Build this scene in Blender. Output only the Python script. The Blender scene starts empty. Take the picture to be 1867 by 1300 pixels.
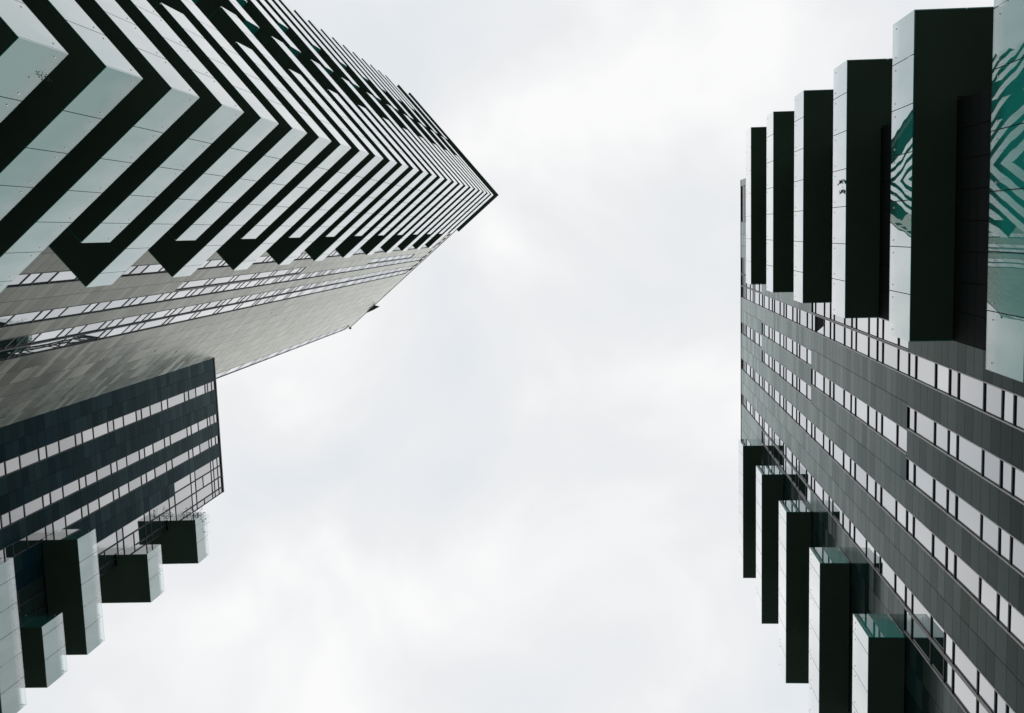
import bpy, math, random
from mathutils import Vector, Matrix
random.seed(11)
R = math.radians
SC = bpy.context.scene
COL = SC.collection

# ------------------------------------------------------------------ camera
EYE = 1.6
cd = bpy.data.cameras.new('camera')
cam = bpy.data.objects.new('camera', cd)
COL.objects.link(cam)
cd.sensor_width = 36.0
cd.lens = 2059.743 / 1867.0 * 36.0
cd.clip_start = 0.05
cd.clip_end = 3000.0
# world axes: X runs right in the picture, Y runs down in the picture, Z is up
RR = [[0.99685889, 0.0087321, -0.07871538], [0.0, 0.9939032, 0.11025621], [0.07919824, -0.10990988, 0.99078124]]
M = Matrix(((RR[0][0], -RR[0][1], -RR[0][2], 0),
            (RR[1][0], -RR[1][1], -RR[1][2], 0),
            (RR[2][0], -RR[2][1], -RR[2][2], EYE),
            (0, 0, 0, 1)))
cam.matrix_world = M
SC.camera = cam

# ------------------------------------------------------------------ sky, sun, exposure
SUN_EL, SUN_AZ = 38.0, 80.0          # elevation and compass direction (from +X towards +Y) in degrees
w = bpy.data.worlds.new('World')
SC.world = w
w.use_nodes = True
nt = w.node_tree
nt.nodes.clear()
out = nt.nodes.new('ShaderNodeOutputWorld')
bg1 = nt.nodes.new('ShaderNodeBackground')
bg2 = nt.nodes.new('ShaderNodeBackground')
sky = nt.nodes.new('ShaderNodeTexSky')
sky.sky_type = 'NISHITA'
sky.sun_disc = False
sky.sun_elevation = R(SUN_EL)
sky.sun_rotation = R(90 - SUN_AZ)
nt.links.new(sky.outputs[0], bg1.inputs[0])
bg1.inputs[1].default_value = 0.06
# overcast layer: broad soft clouds
tc = nt.nodes.new('ShaderNodeTexCoord')
mp = nt.nodes.new('ShaderNodeMapping')
mp.inputs['Location'].default_value = (2.3, 0.7, 0.2)
nt.links.new(tc.outputs['Generated'], mp.inputs[0])
n1 = nt.nodes.new('ShaderNodeTexNoise')
n1.inputs['Scale'].default_value = 4.6
n1.inputs['Detail'].default_value = 4.0
n1.inputs['Roughness'].default_value = 0.5
n1.inputs['Distortion'].default_value = 0.35
nt.links.new(mp.outputs[0], n1.inputs['Vector'])
cr = nt.nodes.new('ShaderNodeValToRGB')
cr.color_ramp.elements[0].position = 0.34
cr.color_ramp.elements[0].color = (0.80, 0.84, 0.875, 1)
cr.color_ramp.elements[1].position = 0.66
cr.color_ramp.elements[1].color = (1.0, 1.0, 1.0, 1)
e = cr.color_ramp.elements.new(0.50)
e.color = (0.88, 0.888, 0.906, 1)
nt.links.new(n1.outputs['Fac'], cr.inputs[0])
nt.links.new(cr.outputs[0], bg2.inputs[0])
bg2.inputs[1].default_value = 1.0
mx = nt.nodes.new('ShaderNodeMixShader')
mx.inputs[0].default_value = 0.96
nt.links.new(bg1.outputs[0], mx.inputs[1])
nt.links.new(bg2.outputs[0], mx.inputs[2])
nt.links.new(mx.outputs[0], out.inputs[0])

sd = bpy.data.lights.new('sun', 'SUN')
sd.energy = 0.5
sd.angle = R(20)
sd.color = (1.0, 0.97, 0.92)
sun = bpy.data.objects.new('sun', sd)
COL.objects.link(sun)
sv = Vector((math.cos(R(SUN_EL)) * math.cos(R(SUN_AZ)), math.cos(R(SUN_EL)) * math.sin(R(SUN_AZ)), math.sin(R(SUN_EL))))
sun.rotation_euler = sv.to_track_quat('Z', 'Y').to_euler()
sun.location = (0, 0, 140)

SC.view_settings.view_transform = 'Standard'
SC.view_settings.look = 'None'
SC.view_settings.exposure = 0.0
SC.view_settings.gamma = 1.0
SC.render.engine = 'CYCLES'
SC.cycles.max_bounces = 8
SC.cycles.transparent_max_bounces = 16
SC.cycles.use_denoising = True

# ------------------------------------------------------------------ materials
def new_mat(name):
    m = bpy.data.materials.new(name)
    m.use_nodes = True
    t = m.node_tree
    t.nodes.clear()
    o = t.nodes.new('ShaderNodeOutputMaterial')
    return m, t, o

def math_node(t, op, a, b=None, c=None, clamp=False):
    n = t.nodes.new('ShaderNodeMath')
    n.operation = op
    n.use_clamp = clamp
    for i, v in enumerate((a, b, c)):
        if v is None: continue
        if hasattr(v, 'is_output'): t.links.new(v, n.inputs[i])
        else: n.inputs[i].default_value = v
    return n.outputs[0]

def principled(name, col, rough, spec=0.5, metal=0.0, noise=0.0, nscale=3.0, bump=0.0):
    m, t, o = new_mat(name)
    p = t.nodes.new('ShaderNodeBsdfPrincipled')
    p.inputs['Base Color'].default_value = (*col, 1)
    p.inputs['Roughness'].default_value = rough
    p.inputs['Specular IOR Level'].default_value = spec
    p.inputs['Metallic'].default_value = metal
    if noise:
        tcn = t.nodes.new('ShaderNodeTexCoord')
        nz = t.nodes.new('ShaderNodeTexNoise')
        nz.inputs['Scale'].default_value = nscale
        nz.inputs['Detail'].default_value = 6
        t.links.new(tcn.outputs['Object'], nz.inputs['Vector'])
        k = math_node(t, 'MULTIPLY_ADD', nz.outputs['Fac'], noise * 2, 1 - noise)
        mixn = t.nodes.new('ShaderNodeVectorMath')
        mixn.operation = 'SCALE'
        mixn.inputs[0].default_value = col
        t.links.new(k, mixn.inputs['Scale'])
        t.links.new(mixn.outputs[0], p.inputs['Base Color'])
    t.links.new(p.outputs[0], o.inputs[0])
    return m

def panel_mat(name, col, col2, rough, var, tint, power=8.3, fmax=1.02):
    """fibre-cement cladding: every panel has its own tone (face attribute), fine vertical streaks and weathering"""
    m, t, o = new_mat(name)
    at = t.nodes.new('ShaderNodeAttribute')
    at.attribute_name = 'tone'
    tcn = t.nodes.new('ShaderNodeTexCoord')
    mpn = t.nodes.new('ShaderNodeMapping')
    mpn.inputs['Scale'].default_value = (9, 9, 0.35)
    t.links.new(tcn.outputs['Object'], mpn.inputs[0])
    nz = t.nodes.new('ShaderNodeTexNoise')
    nz.inputs['Scale'].default_value = 1.0
    nz.inputs['Detail'].default_value = 5
    t.links.new(mpn.outputs[0], nz.inputs['Vector'])
    nz2 = t.nodes.new('ShaderNodeTexNoise')
    nz2.inputs['Scale'].default_value = 0.5
    nz2.inputs['Detail'].default_value = 3
    t.links.new(tcn.outputs['Object'], nz2.inputs['Vector'])
    k = math_node(t, 'MULTIPLY_ADD', at.outputs['Fac'], 2 * var, 1 - var)
    k2 = math_node(t, 'MULTIPLY_ADD', nz.outputs['Fac'], 0.36, 0.82)
    k3 = math_node(t, 'MULTIPLY_ADD', nz2.outputs['Fac'], 0.3, 0.85)
    kk = math_node(t, 'MULTIPLY', math_node(t, 'MULTIPLY', k, k2), k3)
    mixc = t.nodes.new('ShaderNodeMix')
    mixc.data_type = 'RGBA'
    mixc.inputs[6].default_value = (*col, 1)
    mixc.inputs[7].default_value = (*col2, 1)
    fr = math_node(t, 'FRACT', math_node(t, 'MULTIPLY', at.outputs['Fac'], 7.31))
    t.links.new(fr, mixc.inputs[0])
    sc = t.nodes.new('ShaderNodeVectorMath')
    sc.operation = 'SCALE'
    t.links.new(mixc.outputs[2], sc.inputs[0])
    t.links.new(kk, sc.inputs['Scale'])
    p = t.nodes.new('ShaderNodeBsdfDiffuse')
    t.links.new(sc.outputs[0], p.inputs['Color'])
    gl = t.nodes.new('ShaderNodeBsdfGlossy')
    gl.inputs['Color'].default_value = (*tint, 1)
    t.links.new(math_node(t, 'MULTIPLY_ADD', fr, 0.12, rough - 0.06), gl.inputs['Roughness'])
    lw = t.nodes.new('ShaderNodeLayerWeight')
    lw.inputs[0].default_value = 0.5
    f = math_node(t, 'POWER', lw.outputs['Facing'], power)
    f = math_node(t, 'MULTIPLY', f, math_node(t, 'MULTIPLY_ADD', kk, 0.45, fmax - 0.45))
    ms = t.nodes.new('ShaderNodeMixShader')
    t.links.new(f, ms.inputs[0])
    t.links.new(p.outputs[0], ms.inputs[1])
    t.links.new(gl.outputs[0], ms.inputs[2])
    t.links.new(ms.outputs[0], o.inputs[0])
    return m

def coated(t, base_shader, f0, face0, slope, fmax, tint, rough=0.0, normal=None, vary=None, fmin=0.08):
    """reflective coating over a base: reflectance climbs towards grazing angles"""
    lw = t.nodes.new('ShaderNodeLayerWeight')
    lw.inputs[0].default_value = 0.5
    k = math_node(t, 'SUBTRACT', lw.outputs['Facing'], face0)
    k = math_node(t, 'MULTIPLY_ADD', k, slope, f0)
    if vary is not None: k = math_node(t, 'ADD', k, vary)
    k = math_node(t, 'MINIMUM', math_node(t, 'MAXIMUM', k, fmin), fmax)
    g = t.nodes.new('ShaderNodeBsdfGlossy')
    g.inputs['Color'].default_value = (*tint, 1)
    g.inputs['Roughness'].default_value = rough
    if normal is not None:
        t.links.new(normal, g.inputs['Normal'])
    ms = t.nodes.new('ShaderNodeMixShader')
    t.links.new(k, ms.inputs[0])
    t.links.new(base_shader, ms.inputs[1])
    t.links.new(g.outputs[0], ms.inputs[2])
    return ms.outputs[0]

def wavy(t, scale, strength):
    tcn = t.nodes.new('ShaderNodeTexCoord')
    nz = t.nodes.new('ShaderNodeTexNoise')
    nz.inputs['Scale'].default_value = scale
    nz.inputs['Detail'].default_value = 1.5
    t.links.new(tcn.outputs['Object'], nz.inputs['Vector'])
    b = t.nodes.new('ShaderNodeBump')
    b.inputs['Strength'].default_value = strength
    b.inputs['Distance'].default_value = 0.02
    t.links.new(nz.outputs['Fac'], b.inputs['Height'])
    return b.outputs[0]

def pane_mat(name, f0, tint):
    m, t, o = new_mat(name)
    d = t.nodes.new('ShaderNodeBsdfDiffuse')
    d.inputs['Color'].default_value = (0.012, 0.03, 0.03, 1)
    at = t.nodes.new('ShaderNodeAttribute')
    at.attribute_name = 'tone'
    vary = math_node(t, 'MULTIPLY_ADD', at.outputs['Fac'], 0.14, -0.07)
    s = coated(t, d.outputs[0], f0, 0.62, 1.45, 0.93, tint, 0.0, wavy(t, 0.7, 0.05), vary)
    t.links.new(s, o.inputs[0])
    return m

def parapet_mat(name, f0, face0, slope, dif, fmin=0.25, clear=0.96):
    """teal fritted balustrade glass: the print is dense below and fades out to clear glass along the top"""
    m, t, o = new_mat(name)
    at = t.nodes.new('ShaderNodeAttribute')
    at.attribute_name = 'rise'
    d = t.nodes.new('ShaderNodeBsdfDiffuse')
    d.inputs['Color'].default_value = (*dif, 1)
    tr = t.nodes.new('ShaderNodeBsdfTransparent')
    tr.inputs['Color'].default_value = (0.93, 0.98, 0.965, 1)
    cl = math_node(t, 'MULTIPLY', math_node(t, 'SUBTRACT', at.outputs['Fac'], 0.60, None), 1 / 0.26, None, True)
    cl = math_node(t, 'MULTIPLY', cl, clear)
    mb = t.nodes.new('ShaderNodeMixShader')
    t.links.new(cl, mb.inputs[0])
    t.links.new(d.outputs[0], mb.inputs[1])
    t.links.new(tr.outputs[0], mb.inputs[2])
    tcn = t.nodes.new('ShaderNodeTexCoord')
    mpn = t.nodes.new('ShaderNodeMapping')
    mpn.inputs['Scale'].default_value = (1.6, 1.6, 0.5)
    t.links.new(tcn.outputs['Object'], mpn.inputs[0])
    nz = t.nodes.new('ShaderNodeTexNoise')
    nz.inputs['Scale'].default_value = 1.0
    nz.inputs['Detail'].default_value = 4
    t.links.new(mpn.outputs[0], nz.inputs['Vector'])
    vary = math_node(t, 'MULTIPLY_ADD', nz.outputs['Fac'], 0.16, -0.08)
    s = coated(t, mb.outputs[0], f0, face0, slope, 0.93, (0.985, 0.99, 1.0), 0.0, wavy(t, 0.55, 0.16), vary, fmin)
    t.links.new(s, o.inputs[0])
    return m

MAT = {
    'glass': pane_mat('window_glass', 0.44, (0.975, 0.988, 1.0)),
    'glass_low': pane_mat('low_block_window_glass', 0.54, (1.0, 0.985, 0.975)),
    'parapet': parapet_mat('balustrade_glass', 0.28, 0.66, 2.6, (0.012, 0.24, 0.19), 0.25, 0.40),
    'parapet_right': parapet_mat('right_block_balustrade_glass', 0.225, 0.66, 3.6, (0.016, 0.31, 0.26), 0.19, 0.60),
    'parapet_low': parapet_mat('low_block_balustrade_glass', 0.36, 0.58, 1.2, (0.03, 0.19, 0.15)),
    'tower_panel': panel_mat('tower_cladding', (0.066, 0.070, 0.058), (0.048, 0.060, 0.051), 0.24, 0.22, (0.99, 1.0, 0.93), 6.4, 1.14),
    'block_panel': panel_mat('block_cladding', (0.003, 0.018, 0.026), (0.010, 0.027, 0.030), 0.22, 0.32, (0.84, 1.0, 1.0), 7.6, 1.0),
    'slab_panel': panel_mat('slab_block_cladding', (0.003, 0.020, 0.020), (0.014, 0.026, 0.022), 0.15, 0.42, (0.90, 1.0, 0.965), 8.5, 1.26),
    'backing': principled('joint_backing', (0.02, 0.022, 0.022), 0.8, 0.2),
    'frame': principled('window_frame', (0.02, 0.026, 0.03), 0.5, 0.3),
    'sill': principled('sill_flashing', (0.30, 0.30, 0.29), 0.35, 0.5),
    'soffit': principled('soffit_board', (0.042, 0.075, 0.056), 0.75, 0.15, noise=0.18, nscale=1.2),
    'metal': principled('stainless_steel', (0.85, 0.86, 0.87), 0.5, 0.5, 0.35),
    'dark': principled('dark_void', (0.006, 0.007, 0.008), 0.9, 0.1),
    'coping': principled('coping_metal', (0.05, 0.05, 0.05), 0.5, 0.4),
    'shaded_recess': principled('shaded_recess_board', (0.006, 0.009, 0.009), 0.8, 0.1),  # shade behind the balconies is put into this near-black colour
    'leaf_pale': principled('pale_leaf', (0.17, 0.21, 0.16), 0.6, 0.3, noise=0.5, nscale=9.0),
    'roof': principled('roof_felt', (0.08, 0.08, 0.08), 0.9, 0.2, noise=0.2),
    'paving': principled('paving', (0.22, 0.215, 0.205), 0.85, 0.3, noise=0.25, nscale=0.4),
    'leaf': principled('leaf', (0.03, 0.055, 0.03), 0.6, 0.3, noise=0.4, nscale=9.0),
    'stem': principled('stem', (0.02, 0.02, 0.016), 0.8, 0.2),
    'pot': principled('pot', (0.05, 0.05, 0.05), 0.6, 0.3),
    'blind': principled('blind', (0.5, 0.5, 0.5), 0.8, 0.2),
}

# ------------------------------------------------------------------ mesh helpers
class MB:
    def __init__(s):
        s.v, s.f, s.tone, s.rise, s.mi = [], [], [], [], []
    def prism(s, poly, z0, z1, tone=0.5, mi=0):
        """vertical prism over a plan polygon, outward normals whatever the winding"""
        A = sum(poly[i][0] * poly[(i + 1) % len(poly)][1] - poly[(i + 1) % len(poly)][0] * poly[i][1] for i in range(len(poly)))
        if A < 0: poly = poly[::-1]
        n, b = len(poly), len(s.v)
        for x, y in poly: s.v.append((x, y, z0)); s.rise.append(0.0)
        for x, y in poly: s.v.append((x, y, z1)); s.rise.append(1.0)
        F = [tuple(b + i for i in range(n))[::-1], tuple(b + n + i for i in range(n))]
        for i in range(n):
            j = (i + 1) % n
            F.append((b + i, b + j, b + n + j, b + n + i))
        for f in F: s.f.append(f); s.tone.append(tone); s.mi.append(mi)
    def quad(s, pts, tone=0.5, mi=0):
        b = len(s.v)
        for p in pts: s.v.append(tuple(p)); s.rise.append(0.5)
        s.f.append(tuple(range(b, b + len(pts)))); s.tone.append(tone); s.mi.append(mi)
    def tube(s, p0, p1, r, n=8, mi=0):
        p0, p1 = Vector(p0), Vector(p1)
        d = (p1 - p0).normalized()
        u = d.cross(Vector((0, 0, 1)))
        if u.length < 1e-3: u = d.cross(Vector((1, 0, 0)))
        u.normalize(); q = d.cross(u)
        b = len(s.v)
        for p in (p0, p1):
            for i in range(n):
                a = 2 * math.pi * i / n
                s.v.append(tuple(p + u * (r * math.cos(a)) + q * (r * math.sin(a)))); s.rise.append(0.5)
        for i in range(n):
            j = (i + 1) % n
            s.f.append((b + i, b + j, b + n + j, b + n + i)); s.tone.append(.5); s.mi.append(mi)
        s.f.append(tuple(b + i for i in range(n))[::-1]); s.f.append(tuple(b + n + i for i in range(n)))
        s.tone += [.5, .5]; s.mi += [mi, mi]
    def build(s, name, mats, parent=None, kind=None, label=None):
        me = bpy.data.meshes.new(name)
        me.from_pydata(s.v, [], s.f)
        if not isinstance(mats, (list, tuple)): mats = [mats]
        for m in mats: me.materials.append(m)
        a = me.attributes.new('tone', 'FLOAT', 'FACE')
        a.data.foreach_set('value', s.tone)
        a = me.attributes.new('rise', 'FLOAT', 'POINT')
        a.data.foreach_set('value', s.rise)
        me.polygons.foreach_set('material_index', s.mi)
        me.update()
        o = bpy.data.objects.new(name, me)
        COL.objects.link(o)
        if parent is not None: o.parent = parent
        if kind: o['kind'] = kind
        if label: o['label'] = label
        return o

def tag(o, label, cat, group=None):
    o['label'] = label; o['category'] = cat
    if group: o['group'] = group
    return o

def empty(name, loc, rz, label, cat, group=None):
    o = bpy.data.objects.new(name, None)
    COL.objects.link(o)
    o.location = loc
    o.rotation_euler = (0, 0, rz)
    o.empty_display_size = 1.0
    return tag(o, label, cat, group)

class Facade:
    """plan coordinates of one building: a runs along the main facade, d runs out from it (towards the street)"""
    def __init__(s, root, B, o, a0=0.0, b0=0.0):
        s.root, s.B, s.o, s.a0, s.b0 = root, B, o, a0, b0
    def p(s, a, d): return (a - s.a0, s.B + s.o * d - s.b0)
    def P(s, a, d, z): x, y = s.p(a, d); return (x, y, z)
    def box(s, mb, a0, a1, d0, d1, z0, z1, tone=0.5, mi=0):
        mb.prism([s.p(a0, d0), s.p(a1, d0), s.p(a1, d1), s.p(a0, d1)], z0, z1, tone, mi)
    def front(s, mb, a0, a1, d, z0, z1, jit=0.0, mi=0):
        """one flat pane facing the street"""
        j = [random.uniform(-jit, jit) for _ in range(3)]
        pts = [s.P(a0, d, z0), s.P(a1, d + j[0], z0), s.P(a1, d + j[0] + j[1], z1), s.P(a0, d + j[1], z1)]
        # outward normal is along +o in y
        n = (Vector(pts[1]) - Vector(pts[0])).cross(Vector(pts[3]) - Vector(pts[0]))
        if n.y * s.o < 0: pts = pts[::-1]
        mb.quad(pts, random.random(), mi)

def clad(F, mb, a0, a1, zs, cols=1, gap=0.012, stag=False, d1=0.0, th=0.05):
    for c in range(cols):
        x0 = a0 + (a1 - a0) * c / cols
        x1 = a0 + (a1 - a0) * (c + 1) / cols
        lo, hi = min(x0, x1) + gap / 2, max(x0, x1) - gap / 2
        z = list(zs)
        if stag and len(z) > 2:
            sh = random.uniform(-0.25, 0.25)
            z = [z[0]] + [q + sh for q in z[1:-1]] + [z[-1]]
            z = sorted(z)
        for i in range(len(z) - 1):
            if z[i + 1] - z[i] < 0.06: continue
            F.box(mb, lo, hi, -th, d1, z[i] + gap / 2, z[i + 1] - gap / 2, random.random())

def window(F, a0, a1, z0, panes, parent, rec=0.032, mull=0.055, rail=0.03, proud=0.022, split=True, open_pane=None, mbs=None, sill=0, glass='glass'):
    """one floor-high unit of a window strip: frame with stacked panes. panes = list of heights from the bottom"""
    lo, hi = min(a0, a1), max(a0, a1)
    fr, gl = (MB(), MB()) if mbs is None else mbs
    z = z0
    for i, h in enumerate(panes):
        # mullion bar at the bottom of each pane, standing proud of the glass
        F.box(fr, lo, hi, -rec - 0.03, -rec + proud, z - mull / 2, z + mull / 2)
        if open_pane == i:
            F.box(fr, lo + rail, hi - rail, -rec - 0.02, -rec - 0.01, z + mull / 2, z + h - mull / 2, 0.5, 2)
            g = [F.P(hi - rail, -rec, z + mull / 2), F.P(hi - rail, -rec, z + h * 0.86), F.P(hi - (hi - lo) * 0.6, -rec - 0.006, z + mull / 2)]
            gl.quad(g)
        else:
            F.front(gl, lo + rail, hi - rail, -rec, z + mull / 2, z + h - mull / 2, 0.0022)
        z += h
    # side rails and pale flashings in the reveals
    F.box(fr, lo, lo + rail, -rec - 0.03, -rec + 0.008, z0 + mull / 2, z - mull / 2)
    F.box(fr, hi - rail, hi, -rec - 0.03, -rec + 0.008, z0 + mull / 2, z - mull / 2)
    F.box(fr, lo - 0.002, lo + 0.022, -0.018, 0.008, z0 + 0.005, z - 0.005, 0.5, sill)
    F.box(fr, hi - 0.022, hi + 0.002, -0.018, 0.008, z0 + 0.005, z - 0.005, 0.5, sill)
    if mbs is None:
        w_ = fr.build('window', [MAT['frame'], MAT['sill'], MAT['dark']], parent)
        gl.build('pane', MAT[glass], w_)
        return w_

def parapet_run(mb, p0, p1, z0, z1, step, th=0.022, gap=0.016, first=None, rail=None, inward=None):
    """glass panels along a plan line p0 -> p1; brackets and handrail go to the mesh rail"""
    p0, p1 = Vector(p0), Vector(p1)
    d = p1 - p0
    L = d.length
    u = d / L
    n = Vector((inward[0], inward[1])) if inward else Vector((-u.y, u.x))
    cuts = [0.0]
    x = first if first is not None else step
    while x < L - 0.12:
        cuts.append(x); x += step
    cuts.append(L)
    for i in range(len(cuts) - 1):
        a = cuts[i] + (gap / 2 if i else 0)
        b = cuts[i + 1] - (gap / 2 if i < len(cuts) - 2 else 0)
        q = [p0 + u * a, p0 + u * b, p0 + u * b + n * th, p0 + u * a + n * th]
        mb.prism([tuple(t) for t in q], z0, z1)
    if rail is not None:
        hz = z1 - 0.17
        ri = 0.16
        s0, s1 = p0 + u * 0.14 + n * ri, p0 + u * (L - 0.14) + n * ri
        rail.tube((s0.x, s0.y, hz + 0.02), (s1.x, s1.y, hz + 0.02), 0.014)
        for c in cuts:
            for e_ in (-0.13, 0.13):
                q = c + e_
                if q < 0.05 or q > L - 0.05: continue
                g = p0 + u * q
                o_ = g - n * 0.008
                rail.tube((o_.x, o_.y, hz - 0.10), ((g + n * 0.034).x, (g + n * 0.034).y, hz - 0.10), 0.017)
                if e_ < 0 and 0.3 < c < L - 0.3: continue
                k0 = g + n * 0.03; k1 = g + n * ri
                rail.tube((k0.x, k0.y, hz - 0.10), (k1.x, k1.y, hz - 0.10), 0.008, 6)
                rail.tube((k1.x, k1.y, hz - 0.10), (k1.x, k1.y, hz), 0.008, 6)

# ------------------------------------------------------------------ ground
g = MB()
g.prism([(-900, -900), (900, -900), (900, 900), (-900, 900)], -0.5, 0.0)
go = g.build('ground', MAT['paving'], kind='structure')

# ================================================================== slab block on the right
def build_right_block():
    U = 6.85
    th = R(88.66693)
    root = empty('apartment_block', (0, 0, 0), th,
                 'dark grey apartment block with white window strips filling the right side of the picture', 'building')
    a_top = -0.345 * U
    B = -U
    a_far = 2.015 * U
    c_, s_ = math.cos(th), math.sin(th)
    root.location = (a_top * c_ - B * s_, a_top * s_ + B * c_, 0)
    F = Facade(root, B, +1, a_top, B)
    Z = lambda c: c * U + EYE
    zt = Z(8.335)
    fl0 = 3.2739
    dF = 0.4376
    A = lambda r: -r * U               # measured ratio (negative downwards) -> metres along the facade
    # core
    m = MB()
    F.box(m, a_top + 0.06, a_far, -16, -0.16, 0, zt - 0.06)
    m.build('wall', MAT['backing'], root)
    m = MB()
    F.box(m, a_top, a_far, -16, 0.014, zt - 0.055, zt + 0.05)
    m.build('roof', MAT['coping'], root)
    # floors: panel joints follow the window module
    up = [3.80, 4.236, 4.668, 5.102, 5.540, 5.970, 6.400, 6.835, 7.257, 7.700, 8.145]
    floors = [3.80 - 0.4405 * n for n in range(8, 0, -1)] + up
    nxt = floors[1:] + [8.30]
    def zlist(c0, c1):
        zs = [c0]
        for f, g_ in zip(floors, nxt):
            for t in (0, 0.158, 0.316, 0.481, 0.646, 0.81):
                q = f + t * (g_ - f)
                if c0 + 0.02 < q < c1 - 0.02: zs.append(q)
        zs.append(c1)
        return [Z(q) for q in zs]
    secs = [(-0.233, 2.038, 1), (2.038, 3.80, 0), (3.80, 5.540, 1), (5.540, 7.257, 0), (7.257, 8.33, 1)]
    cl, rc = MB(), MB()
    def strips(odd):
        if odd: return [(-0.335, -0.415), (-0.418, -0.502), (-0.680, -0.765), (-0.945, -1.026), (-1.205, -1.284)]
        return [(-0.418, -0.502), (-0.597, -0.677), (-0.772, -0.852), (-0.945, -1.026), (-1.205, -1.284), (-1.287, -1.372)]
    for (c0, c1, odd) in secs:
        st = strips(odd)
        edge = 0.345
        solids = []
        # behind the upper balconies: glazing in the top section, boards coloured as deep shade below
        st2 = ([(0.30, 0.04), (-0.21, -0.33)] if c0 > 7 else []) + st
        cur = edge
        for s0, s1 in st2:
            if cur - s0 > 0.012: solids.append((cur, s0))
            cur = s1
        solids.append((cur, -2.015))
        for s0, s1 in solids:
            wdt = (s0 - s1) * U
            cols = max(1, int(round(wdt / 0.66)))
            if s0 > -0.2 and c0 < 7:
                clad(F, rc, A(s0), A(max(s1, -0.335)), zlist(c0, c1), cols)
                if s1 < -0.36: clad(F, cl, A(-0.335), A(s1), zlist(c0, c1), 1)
                continue
            clad(F, cl, A(s0), A(s1), zlist(c0, c1), cols)
        for s0, s1 in st2:
            for f, g_ in zip(floors, nxt):
                fc = (f + g_) * 0.5
                if not (c0 < fc < c1): continue
                if f < 1.1:
                    clad(F, cl, A(s0), A(s1), [Z(f), Z(g_)], 1)
                    continue
                h = (g_ - f) * U
                pn = [h * 0.316, h * 0.4945, h * 0.1895] if h > 2 else [h * 0.6, h * 0.4]
                op = 1 if abs(s0 + 0.418) < 1e-6 and abs(f - 5.102) < 0.02 else None
                window(F, A(s0), A(s1), Z(f), pn, root, open_pane=op, sill=1)
    cl.build('cladding', MAT['slab_panel'], root)
    rc.build('shaded_recess_panel', MAT['shaded_recess'], root)  # wall bay behind the upper balconies, darkened in colour to read as shaded
    # balconies
    be = 0.876
    dd = (1 - be) * U
    hp = 0.268 * be * U
    def balcony(lev, a0, a1, wrap, seed, rails):
        z = Z(lev)
        sl, gl, rl = MB(), MB(), MB()
        lo, hi = min(a0, a1), max(a0, a1)
        F.box(sl, lo + 0.03, hi - 0.03, 0.02, dd - 0.03, z, z + 0.30)
        if wrap:
            F.box(sl, lo + 0.03, a_top - 0.05, -4.0, 0.02, z, z + 0.30)
        else:
            F.box(sl, a_far + 0.05, hi - 0.03, -4.0, 0.02, z, z + 0.30)
        b = sl.build('balcony', MAT['soffit'], root)
        q0, q1 = F.p(hi, dd), F.p(lo, dd)
        parapet_run(gl, q0, q1, z + 0.005, z + hp, 0.922, rail=rl, first=0.93, inward=(0, -1))
        # the two ends
        e0, e1 = F.p(hi, dd - 0.025), F.p(hi, 0.02 if wrap else -4.0)
        parapet_run(gl, e0, e1, z + 0.005, z + hp, 2.0, rail=rl, inward=(-1, 0))
        e0, e1 = F.p(lo, dd - 0.025), F.p(lo, -4.0 if wrap else 0.02)
        parapet_run(gl, e0, e1, z + 0.005, z + hp, 0.95, rail=rl, inward=(1, 0))
        gl.build('parapet', MAT['parapet_right'], b)
        rl.build('handrail', MAT['metal'], b)
    for k in range(6):
        balcony((3.785 + (k - 1) * 0.9985) * be if k else 2.772 * be, -(0.678 if k == 1 else 0.668) * be * U, 0.384 * be * U, True, k, True)
    for k in range(5):
        balcony((4.3076 + k * 0.981) * be, 1.580 * be * U, 2.574 * be * U, False, k, True)
    return F, A, Z, be, dd, hp

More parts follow.
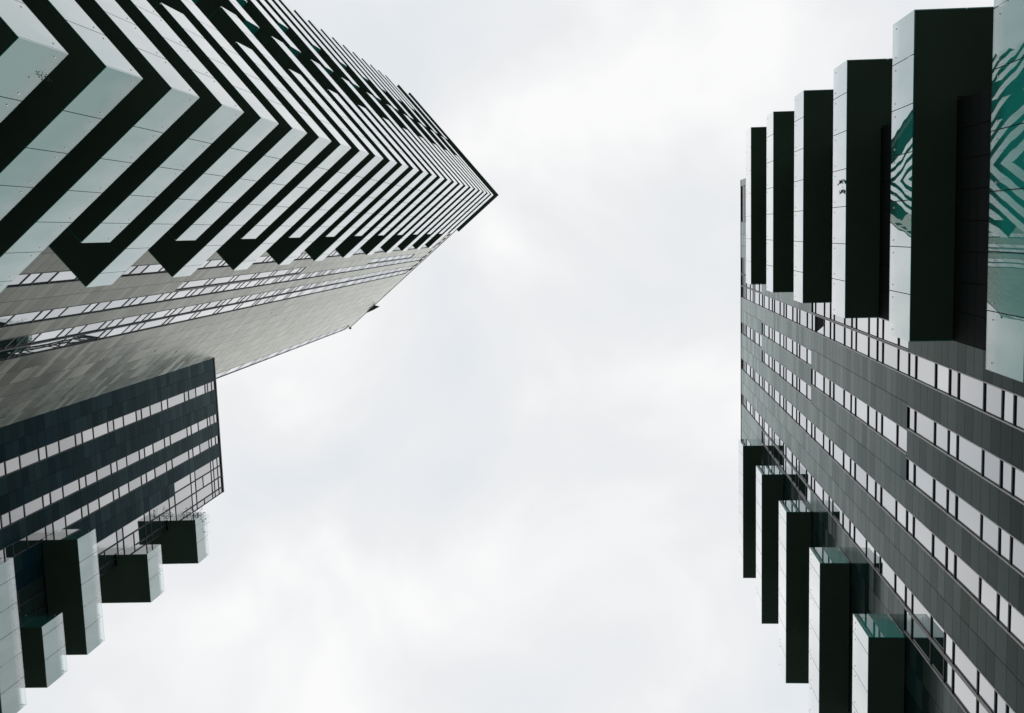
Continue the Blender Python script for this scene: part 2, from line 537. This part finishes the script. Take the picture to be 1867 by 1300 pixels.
# ================================================================== low block on the left
def build_left_block():
    U = 21.4
    th = R(87.52973)
    B = U
    a_in, a_out = 0.2795 * U, 0.6290 * U
    c_, s_ = math.cos(th), math.sin(th)
    root = empty('apartment_block', (a_in * c_ - B * s_, a_in * s_ + B * c_, 0), th,
                 'blue-grey apartment block with three window strips and stepped corner balconies, attached to the striped tower', 'building')
    F = Facade(root, B, -1, a_in, B)
    Z = lambda c: c * U + EYE
    A = lambda r: r * U
    zt = Z(2.80)
    m = MB()
    F.box(m, a_in, a_out - 0.06, -12, -0.16, 0, zt - 0.06)
    m.build('wall', MAT['backing'], root)
    m = MB()
    F.box(m, a_in - 0.05, a_out, -12, 0.03, zt - 0.055, zt + 0.06)
    m.build('roof', MAT['coping'], root)
    fl0, dF = 1.8855, 0.13995
    floors = [fl0 + dF * n for n in range(-13, 7)]
    def zlist(c0, c1):
        zs = [c0]
        for f in floors:
            for t in (0, 0.195, 0.365, 0.535, 0.69, 0.845):
                q = f + t * dF
                if c0 + 0.008 < q < c1 - 0.008: zs.append(q)
        zs.append(c1)
        return [Z(q) for q in zs]
    cl = MB()
    main = [(0.3365, 0.3605), (0.4212, 0.4447), (0.4765, 0.4998)]
    hi_s = [(0.5325, 0.5572), (0.5572, 0.5856), (0.5856, 0.6140), (0.6140, 0.6285)]
    lo_s = [(0.5600, 0.5856), (0.5856, 0.6140), (0.6140, 0.6285)]
    cuts = [(0.06, 2.4800, lo_s), (2.4800, 2.797, hi_s)]
    for c0, c1, extra in cuts:
        st = main + extra
        cur = 0.2795
        sol = []
        for s0, s1 in st:
            if s0 - cur > 0.002: sol.append((cur, s0))
            cur = s1
        for s0, s1 in sol:
            wdt = (s1 - s0) * U
            cols = max(1, int(round(wdt / 0.64)))
            clad(F, cl, A(s0), A(s1), zlist(c0, c1), cols)
        for si, (s0, s1) in enumerate(st):
            for f in floors:
                lo_, hi_ = f, f + dF
                if lo_ > c1 - 0.02 or hi_ < c0 + 0.02: continue
                lo_, hi_ = max(lo_, c0), min(hi_, c1)
                if hi_ < 1.42:
                    clad(F, cl, A(s0), A(s1), [Z(lo_), Z(hi_)], 1)
                    continue
                h = (hi_ - lo_) * U
                full = hi_ - lo_ > dF * 0.9
                if not full:
                    pn = [h] if h < 1.2 else ([h * 0.25, h * 0.41, h * 0.34] if hi_ >= 2.79 else [h])
                elif si < 3: pn = [h * 0.196, h * 0.338, h * 0.466]
                elif (si % 2 == 1) : pn = [h * 0.21, h * 0.79]
                else: pn = [h * 0.21, h * 0.36, h * 0.43]
                window(F, A(s0), A(s1), Z(lo_), pn, root, rec=0.03, glass='glass_low')
    cl.build('cladding', MAT['block_panel'], root)
    be = 0.9345
    dd = (1 - be) * U
    hp = 0.0765 * be * U
    def balcony(lev, a0, a1):
        z = Z(lev)
        sl, gl, rl = MB(), MB(), MB()
        F.box(sl, a0 + 0.03, a1 - 0.03, 0.02, dd - 0.03, z, z + 0.30)
        F.box(sl, a_out + 0.03, a1 - 0.03, -4.0, 0.02, z, z + 0.30)
        b = sl.build('balcony', MAT['soffit'], root)
        parapet_run(gl, F.p(a1, dd), F.p(a0, dd), z + 0.005, z + hp, 0.866, rail=rl, first=0.995, inward=(0, 1))
        parapet_run(gl, F.p(a0, dd - 0.025), F.p(a0, 0.02), z + 0.005, z + hp, 2.0, rail=rl, inward=(1, 0))
        parapet_run(gl, F.p(a1, dd - 0.025), F.p(a1, -4.0), z + 0.005, z + hp, 0.95, rail=rl, inward=(-1, 0))
        gl.build('parapet', MAT['parapet_low'], b)
        rl.build('handrail', MAT['metal'], b)
    for f_lev, a0 in ((1.693, 0.500), (1.8405, 0.6455), (1.9965, 0.5317), (2.3015, 0.6487), (2.591, 0.6487)):
        balcony(f_lev * be, a0 * be * U, 0.7562 * be * U)
    return F, A, Z, be, dd, hp

# ================================================================== striped tower
def build_tower():
    U = 7.62
    th = R(137.94713)
    aC = 0.57 * U
    c_, s_ = math.cos(th), math.sin(th)
    bw = 1.185
    B = bw * U                       # main wall plane
    a_w = (0.57 + 0.13) * U          # wall behind the second balcony face
    a_far = 2.595 * bw * U
    root = empty('apartment_tower', (a_w * c_ - B * s_, a_w * s_ + B * c_, 0), th,
                 'tall corner tower wrapped in white and black striped balconies at the upper left', 'building')
    F = Facade(root, B, -1, a_w, B)
    Z = lambda c: c * U + EYE
    hk = {-3: 2.469, -2: 2.850, -1: 3.234, 0: 3.608, 1: 3.978, 2: 4.358, 3: 4.722, 4: 5.098, 5: 5.452, 6: 5.830,
          7: 6.190, 8: 6.557, 10: 7.287, 12: 8.020, 14: 8.730, 16: 9.441, 18: 10.155, 20: 10.855, 22: 11.555, 24: 12.26}
    hk[25] = 12.61
    for k in range(-9, -3): hk[k] = 2.469 + (k + 3) * 0.379
    for k in range(9, 24, 2): hk[k] = (hk[k - 1] + hk[k + 1]) / 2
    zt = Z(11.47 * bw)
    slope2 = 0.0157                   # the second face is a touch off square
    b_end = 2.485
    def q(ar, br): return (ar * U - a_w, br * U - B)          # ratio coordinates -> local plan
    def af(br): return 0.57 - slope2 * (br - 1)
    # core volume
    m = MB()
    m.prism([(0.16, 0.16), (a_far - a_w - 0.05, 0.16), (a_far - a_w - 0.05, 1.3 * U), (0.1, 1.3 * U)], 0, zt - 0.07)
    m.build('wall', MAT['backing'], root)
    m = MB()
    m.prism([(-0.02, -0.03), (a_far - a_w, -0.03), (a_far - a_w, 1.3 * U), (-0.1, 1.3 * U)], zt - 0.07, zt + 0.05)
    m.build('roof', MAT['coping'], root)
    ar = lambda r: r * bw * U
    cw = [3.2969 - 0.344 * n for n in range(9, 0, -1)] + [3.2969, 3.642, 3.984, 4.310, 4.632, 4.965, 5.297, 5.630, 5.945]
    while cw[-1] < 11.1: cw.append(cw[-1] + 0.3195)
    floors = [v * bw for v in cw]
    def zs_between(c0, c1, fr=(0, 0.17, 0.335, 0.5, 0.7, 0.85)):
        zs = [c0]
        for i, f in enumerate(floors):
            d = (floors[i + 1] - f) if i + 1 < len(floors) else 0.36
            for t in fr:
                v = f + t * d
                if c0 + 0.02 < v < c1 - 0.02: zs.append(v)
        zs.append(c1)
        return [Z(v) for v in zs]
    cl = MB()
    # window strips on the long wall: (a0, a1, from, to, split) in wall-plane units
    cS = 1 / bw
    H = lambda cw: cw * bw           # wall-plane ratio -> height ratio
    strips = [(1.2876, 1.3455, 0, 11.47 * bw - 0.30, 3), (1.4195, 1.4765, H(4.56), H(6.52), 2), (1.4195, 1.4765, H(8.43), H(10.4), 2),
              (1.4825, 1.5445, 0, 11.47 * bw - 0.30, 3), (1.6125, 1.6755, 0, 11.47 * bw - 0.30, 3), (1.6775, 1.7430, 0, 11.47 * bw - 0.30, 2), (2.510, 2.592, 0, 11.47 * bw - 0.30, 2)]
    top_c = 11.47 * bw - 0.30
    # cladding columns, floor range by floor range because two strips come and go
    ranges = [(0.06, H(4.56)), (H(4.56), H(6.52)), (H(6.52), H(8.43)), (H(8.43), H(10.4)), (H(10.4), top_c)]
    units = []
    for c0, c1 in ranges:
        st = sorted([(a0, a1, sp) for a0, a1, f0, f1, sp in strips if f0 <= c0 + 1e-6 and f1 >= c1 - 1e-6])
        cur = a_w / (bw * U)
        for a0, a1, sp in st + [(2.595, 2.595, 0)]:
            if a0 - cur > 0.004:
                wdt = (a0 - cur) * bw * U
                clad(F, cl, ar(cur), ar(a0), zs_between(c0, c1), max(1, int(round(wdt / 0.75))), stag=(wdt > 3))
            cur = a1
        for a0, a1, sp in st:
            for i, f in enumerate(floors):
                f1 = floors[i + 1] if i + 1 < len(floors) else f + 0.355
                lo_, hi_ = max(f, c0), min(f1, c1)
                if hi_ - lo_ < 0.03: continue
                if hi_ < 2.6:
                    clad(F, cl, ar(a0), ar(a1), [Z(lo_), Z(hi_)], 1)
                    continue
                hh = (hi_ - lo_) * U
                fp = [0.5, 0.2, 0.3] if sp == 3 else [0.8, 0.2]
                if (hi_ - lo_) < 0.8 * (f1 - f): fp = [1.0] if hh < 0.9 else [0.65, 0.35]
                units.append((hi_, a0, a1, Z(lo_), [hh * t for t in fp]))
    # band under the roof: fascia with slot openings
    clad(F, cl, a_w, a_far, [Z(top_c) + 1.2, zt - 0.08], 24)
    sl = MB()
    slots = [(1.14, 1.325, 3), (1.395, 1.715, 5)]
    cur = a_w
    for s0, s1, n_ in slots:
        clad(F, cl, cur, ar(s0), [Z(top_c), Z(top_c) + 1.2], 4)
        w1 = (ar(s1) - ar(s0)) / n_
        for i in range(n_):
            F.box(sl, ar(s0) + w1 * i + 0.02, ar(s0) + w1 * (i + 1) - 0.16, -0.05, -0.012, Z(top_c) + 0.02, Z(top_c) + 1.18)
            clad(F, cl, ar(s0) + w1 * (i + 1) - 0.16, ar(s0) + w1 * (i + 1) + 0.02, [Z(top_c), Z(top_c) + 1.2], 1)
        cur = ar(s1)
    clad(F, cl, cur, a_far, [Z(top_c), Z(top_c) + 1.2], 10)
    sl.build('roof_opening', MAT['dark'], root)
    cl.build('cladding', MAT['tower_panel'], root)
    # the 100 nearest window units are parts; the rest, a few pixels each, are one part
    units.sort(key=lambda t: t[0])
    for hi_, a0, a1, z0, pn in units[:100]:
        window(F, ar(a0), ar(a1), z0, pn, root, rec=0.030, mull=0.060, proud=0.016)
    fr, gl = MB(), MB()
    for hi_, a0, a1, z0, pn in units[100:]:
        window(F, ar(a0), ar(a1), z0, pn, root, rec=0.028, mull=0.045, proud=0.008, mbs=(fr, gl))
    ws = fr.build('window', [MAT['frame'], MAT['sill'], MAT['dark']], root, kind='stuff')
    gl.build('pane', MAT['glass'], ws)
    # second face: dark glazed wall behind the balconies
    m = MB()
    for k in range(-9, 24):
        z0, z1 = Z(hk[k]) + 0.34, Z(hk[k + 1]) + 0.30
        b0 = bw + 0.02
        n_ = 9
        for i in range(n_):
            x0 = b0 + (b_end - 0.09 - b0) * i / n_
            x1 = b0 + (b_end - 0.09 - b0) * (i + 1) / n_
            y0, y1 = x0 * U - B + 0.04, x1 * U - B - 0.04
            m.quad([(0.0 - slope2 * (x0 - 1) * U, y0, z0), (0.0 - slope2 * (x0 - 1) * U, y0, z1), (0.0 - slope2 * (x1 - 1) * U, y1, z1), (0.0 - slope2 * (x1 - 1) * U, y1, z0)])
    m.build('side_glazing', MAT['glass'], root)
    # balconies
    hp = 0.199 * U
    def a_end(k): return (1.3845 - 0.00155 * max(k, 0)) if k % 2 == 0 else (1.160 - 0.0008 * max(k, 0))
    def slab(poly, z, h=0.28):
        b = MB(); b.prism(poly, z, z + h); return b
    for k in range(-8, 23):
        z = Z(hk[k])
        near = k <= -1
        ae = a_end(k)
        be1 = 1.485 if k % 2 == 0 else 1.758
        bs2 = 1.772 if k % 2 == 0 else 2.022
        ins = 0.004
        # corner balcony, an L in plan (the top storey has none)
        corner = k <= 21
        s = MB()
        s.prism([q(0.57 + ins, 1 + ins), q(ae - ins, 1 + ins), q(ae - ins, bw - 0.002), q(0.70, bw - 0.002)], z, z + 0.28)
        s.prism([q(0.57 + ins, 1 + ins), q(0.70, bw - 0.002), q(0.70 - slope2 * (be1 - 1), be1 - ins), q(af(be1) + ins, be1 - ins)], z, z + 0.28)
        if corner:
            b = s.build('balcony', MAT['soffit'], root)
            gl, rl = MB(), (MB() if near else None)
            parapet_run(gl, q(0.57, 1), q(ae, 1), z + 0.005, z + hp, 0.921, rail=rl, first=1.07, inward=(0, 1))
            parapet_run(gl, q(ae, 1.004), q(ae, bw), z + 0.005, z + hp, 2.5, inward=(-1, 0))
            parapet_run(gl, q(0.57 - slope2 * 0.004, 1.004), q(af(be1), be1), z + 0.005, z + hp, 0.921, rail=rl, first=1.0, inward=(1, 0))
            parapet_run(gl, q(af(be1) + 0.004, be1), q(0.698, be1), z + 0.005, z + hp, 2.5, inward=(0, -1))
            gl.build('parapet', MAT['parapet'], b)
            if rl: rl.build('handrail', MAT['metal'], b)
        # far balcony on the second face
        if k == 21: continue
        s = MB()
        s.prism([q(af(bs2) + ins, bs2 + ins), q(0.70, bs2 + ins), q(0.70 - slope2 * (b_end - 1), b_end - ins), q(af(b_end) + ins, b_end - ins)], z, z + 0.28)
        b = s.build('balcony', MAT['soffit'], root)
        gl = MB()
        parapet_run(gl, q(af(bs2), bs2), q(af(b_end), b_end), z + 0.005, z + hp, 0.921, inward=(1, 0))
        parapet_run(gl, q(af(bs2) + 0.004, bs2), q(0.698, bs2), z + 0.005, z + hp, 2.5, inward=(0, 1))
        parapet_run(gl, q(af(b_end) + 0.004, b_end), q(0.698, b_end), z + 0.005, z + hp, 2.5, inward=(0, -1))
        gl.build('parapet', MAT['parapet'], b)
    # roof canopies over the top balconies
    m = MB()
    zc = Z(12.22)
    m.prism([q(0.569, 1.035), q(1.156, 1.035), q(1.156, bw - 0.002), q(0.70, bw - 0.002)], zc, zc + 0.22)
    m.prism([q(0.569, 1.035), q(0.70, bw - 0.002), q(0.70 - slope2 * (b_end - 1), b_end), q(af(b_end), b_end)], zc, zc + 0.22)
    m.build('canopy', MAT['soffit'], root)
    # small dark vents in the blank wall
    vents = [(1.86, 6.9), (1.905, 7.1), (2.02, 5.6), (1.95, 5.2), (2.2, 8.6)]
    for vr, vc in vents:
        m = MB()
        F.box(m, ar(vr), ar(vr) + 0.09, -0.02, 0.006, Z(vc * bw), Z(vc * bw) + 0.09)
        m.build('vent', MAT['dark'], root)
    return root, F, Z, ar, bw, U, zt, q, hk, hp, af

FR = build_right_block()
FL = build_left_block()
FT = build_tower()

def world_of(F, th, a, d, z):
    b = F.B + F.o * d
    return Vector((a * math.cos(th) - b * math.sin(th), a * math.sin(th) + b * math.cos(th), z))

# ------------------------------------------------------------------ plants
def plant(name, label, cat, base, stems, group=None, leaf=0.07, seed=1, dens=46, mat='leaf', spread=.07):
    """stems: list of tip positions (world); leaves sit in loose sprays round the upper half of every stem"""
    rnd = random.Random(seed)
    base = Vector(base)
    root = empty(name, base, 0, label, cat, group)
    sm, lm = MB(), MB()
    for tip in stems:
        tip = Vector(tip) - base
        mid = tip * 0.5 + Vector((rnd.uniform(-.08, .08), rnd.uniform(-.08, .08), 0.12))
        pts = [Vector((rnd.uniform(-.05, .05), rnd.uniform(-.05, .05), 0)), mid * 0.55 + Vector((0, 0, .05)), mid, mid.lerp(tip, .6), tip]
        for i in range(4):
            sm.tube(pts[i], pts[i + 1], 0.012 - 0.0022 * i, 5)
        for _ in range(dens):
            t = rnd.random() ** 0.7
            k = 1 + t * 2.999
            i = int(k)
            p = pts[i].lerp(pts[i + 1], k - i) + Vector((rnd.gauss(0, spread), rnd.gauss(0, spread), rnd.gauss(0, spread)))
            u = Vector((rnd.gauss(0, 1), rnd.gauss(0, 1), rnd.gauss(0, .6))).normalized()
            v = u.cross(Vector((rnd.gauss(0, 1), rnd.gauss(0, 1), rnd.gauss(0, 1)))).normalized()
            L = leaf * rnd.uniform(.6, 1.25)
            W = L * rnd.uniform(.28, .42)
            lm.quad([p, p + u * L * .5 + v * W, p + u * L, p + u * L * .5 - v * W])
    sm.build('stem', MAT['stem'], root)
    lm.build('foliage', MAT[mat], root)
    return root

rnd = random.Random(5)
# left block, topmost balcony: two straggling shrubs growing over the glass
F, A, Z, be, dd, hp = FL
TH = R(87.52973)
zb = Z(2.591 * be) + 0.30
top = Z(2.591 * be) + hp
a0 = 0.6487 * be * 21.4
tips = [world_of(F, TH, a0 + rnd.uniform(-.32, .25), rnd.uniform(.15, dd - .1), top + rnd.uniform(-.30, .16)) for _ in range(16)]
plant('balcony_shrub', 'leafy shrub spilling over the side glass of the topmost blue-grey balcony', 'shrub',
      world_of(F, TH, a0 + .3, dd * .5, zb), tips, 'shrubs on the topmost balcony', .07, 3, 15, 'leaf_pale')
tips = [world_of(F, TH, a0 + rnd.uniform(.1, 1.25), dd + rnd.uniform(-.35, .22), top + rnd.uniform(-.25, .22)) for _ in range(7)]
plant('balcony_shrub', 'thin twiggy shrub over the front glass of the topmost balcony on the blue-grey block', 'shrub',
      world_of(F, TH, a0 + .6, dd - .3, zb), tips, 'shrubs on the topmost balcony', .05, 4, 12)
# striped tower, low corner balcony at the picture's upper left edge
root, F, Z, ar, bw, U, zt, q, hk, hp, af = FT
TT = R(137.94713)
def tw(a, b, z):
    x, y = a * U, b * U
    return Vector((x * math.cos(TT) - y * math.sin(TT), x * math.sin(TT) + y * math.cos(TT), z))
z4 = Z(hk[-4])
tips = [tw(a, b, Z(c)) for a, b, c in ((.600, 1.012, 2.245), (.607, 1.013, 2.27), (.615, 1.012, 2.30), (.628, 1.0, 2.275), (.634, 0.995, 2.262), (.637, .997, 2.30))]
plant('balcony_shrub', 'dark leafy branch poking over the glass of the lowest striped balcony in view', 'shrub',
      tw(.64, 1.03, z4 + .29), tips, None, .05, 8, 16, 'leaf', .025)
# right block: two sprigs at the foot of a balcony front
F, A, Z, be, dd, hp = FR
TD = R(88.66693)
for i, (r_, lab) in enumerate(((.182, 'tiny dark sprig against pale balcony glass, the upper of two'), (.1435, 'tiny dark sprig against pale balcony glass, the lower of two'))):
    a = -r_ * be * 6.85
    base = world_of(F, TD, a, dd + .012, Z(4.815 * be))
    tips = [world_of(F, TD, a + rnd.uniform(-.05, .05), dd + rnd.uniform(.02, .05), Z(4.815 * be) + rnd.uniform(.06, .2)) for _ in range(4)]
    plant('glass_sprig', lab, 'plant', base, tips, 'sprigs on the right balcony glass', .045, 20 + i, 7, 'leaf', .02)

# ------------------------------------------------------------------ things on the tower roof
root, F, Z, ar, bw, U, zt, q, hk, hp, af = FT
def on_roof(r_, d):
    return world_of(F, TT, ar(r_), d, zt)
rc = empty('roof_crane', on_roof(2.30, 0) + Vector((0, 0, .05)), TT, 'dark window-cleaning cradle jutting out over the tower roof edge', 'cradle')
m = MB()
m.prism([(-.527, .25), (-.527, 0), (-.83, -.42), (-.10, -.24), (.614, 0), (.614, .25)], .01, .14)
m.build('platform', MAT['coping'], rc)
m = MB()
m.prism([(-.45, .3), (.5, .3), (.5, .8), (-.45, .8)], 0, .7)
m.build('cradle_body', MAT['coping'], rc)
rp = empty('roof_camera', on_roof(2.592, -.1) + Vector((0, 0, .05)), TT, 'small dark camera on a short bracket at the far corner of the tower roof', 'camera')
m = MB()
m.tube((0, .1, .03), (0, -.14, .06), .03)
m.build('bracket', MAT['coping'], rp)
m = MB()
m.prism([(-.09, -.08), (.09, -.08), (.09, -.24), (-.09, -.24)], -.02, .14)
m.tube((0, -.20, -.14), (0, -.20, -.01), .05)
m.build('camera_body', MAT['frame'], rp)
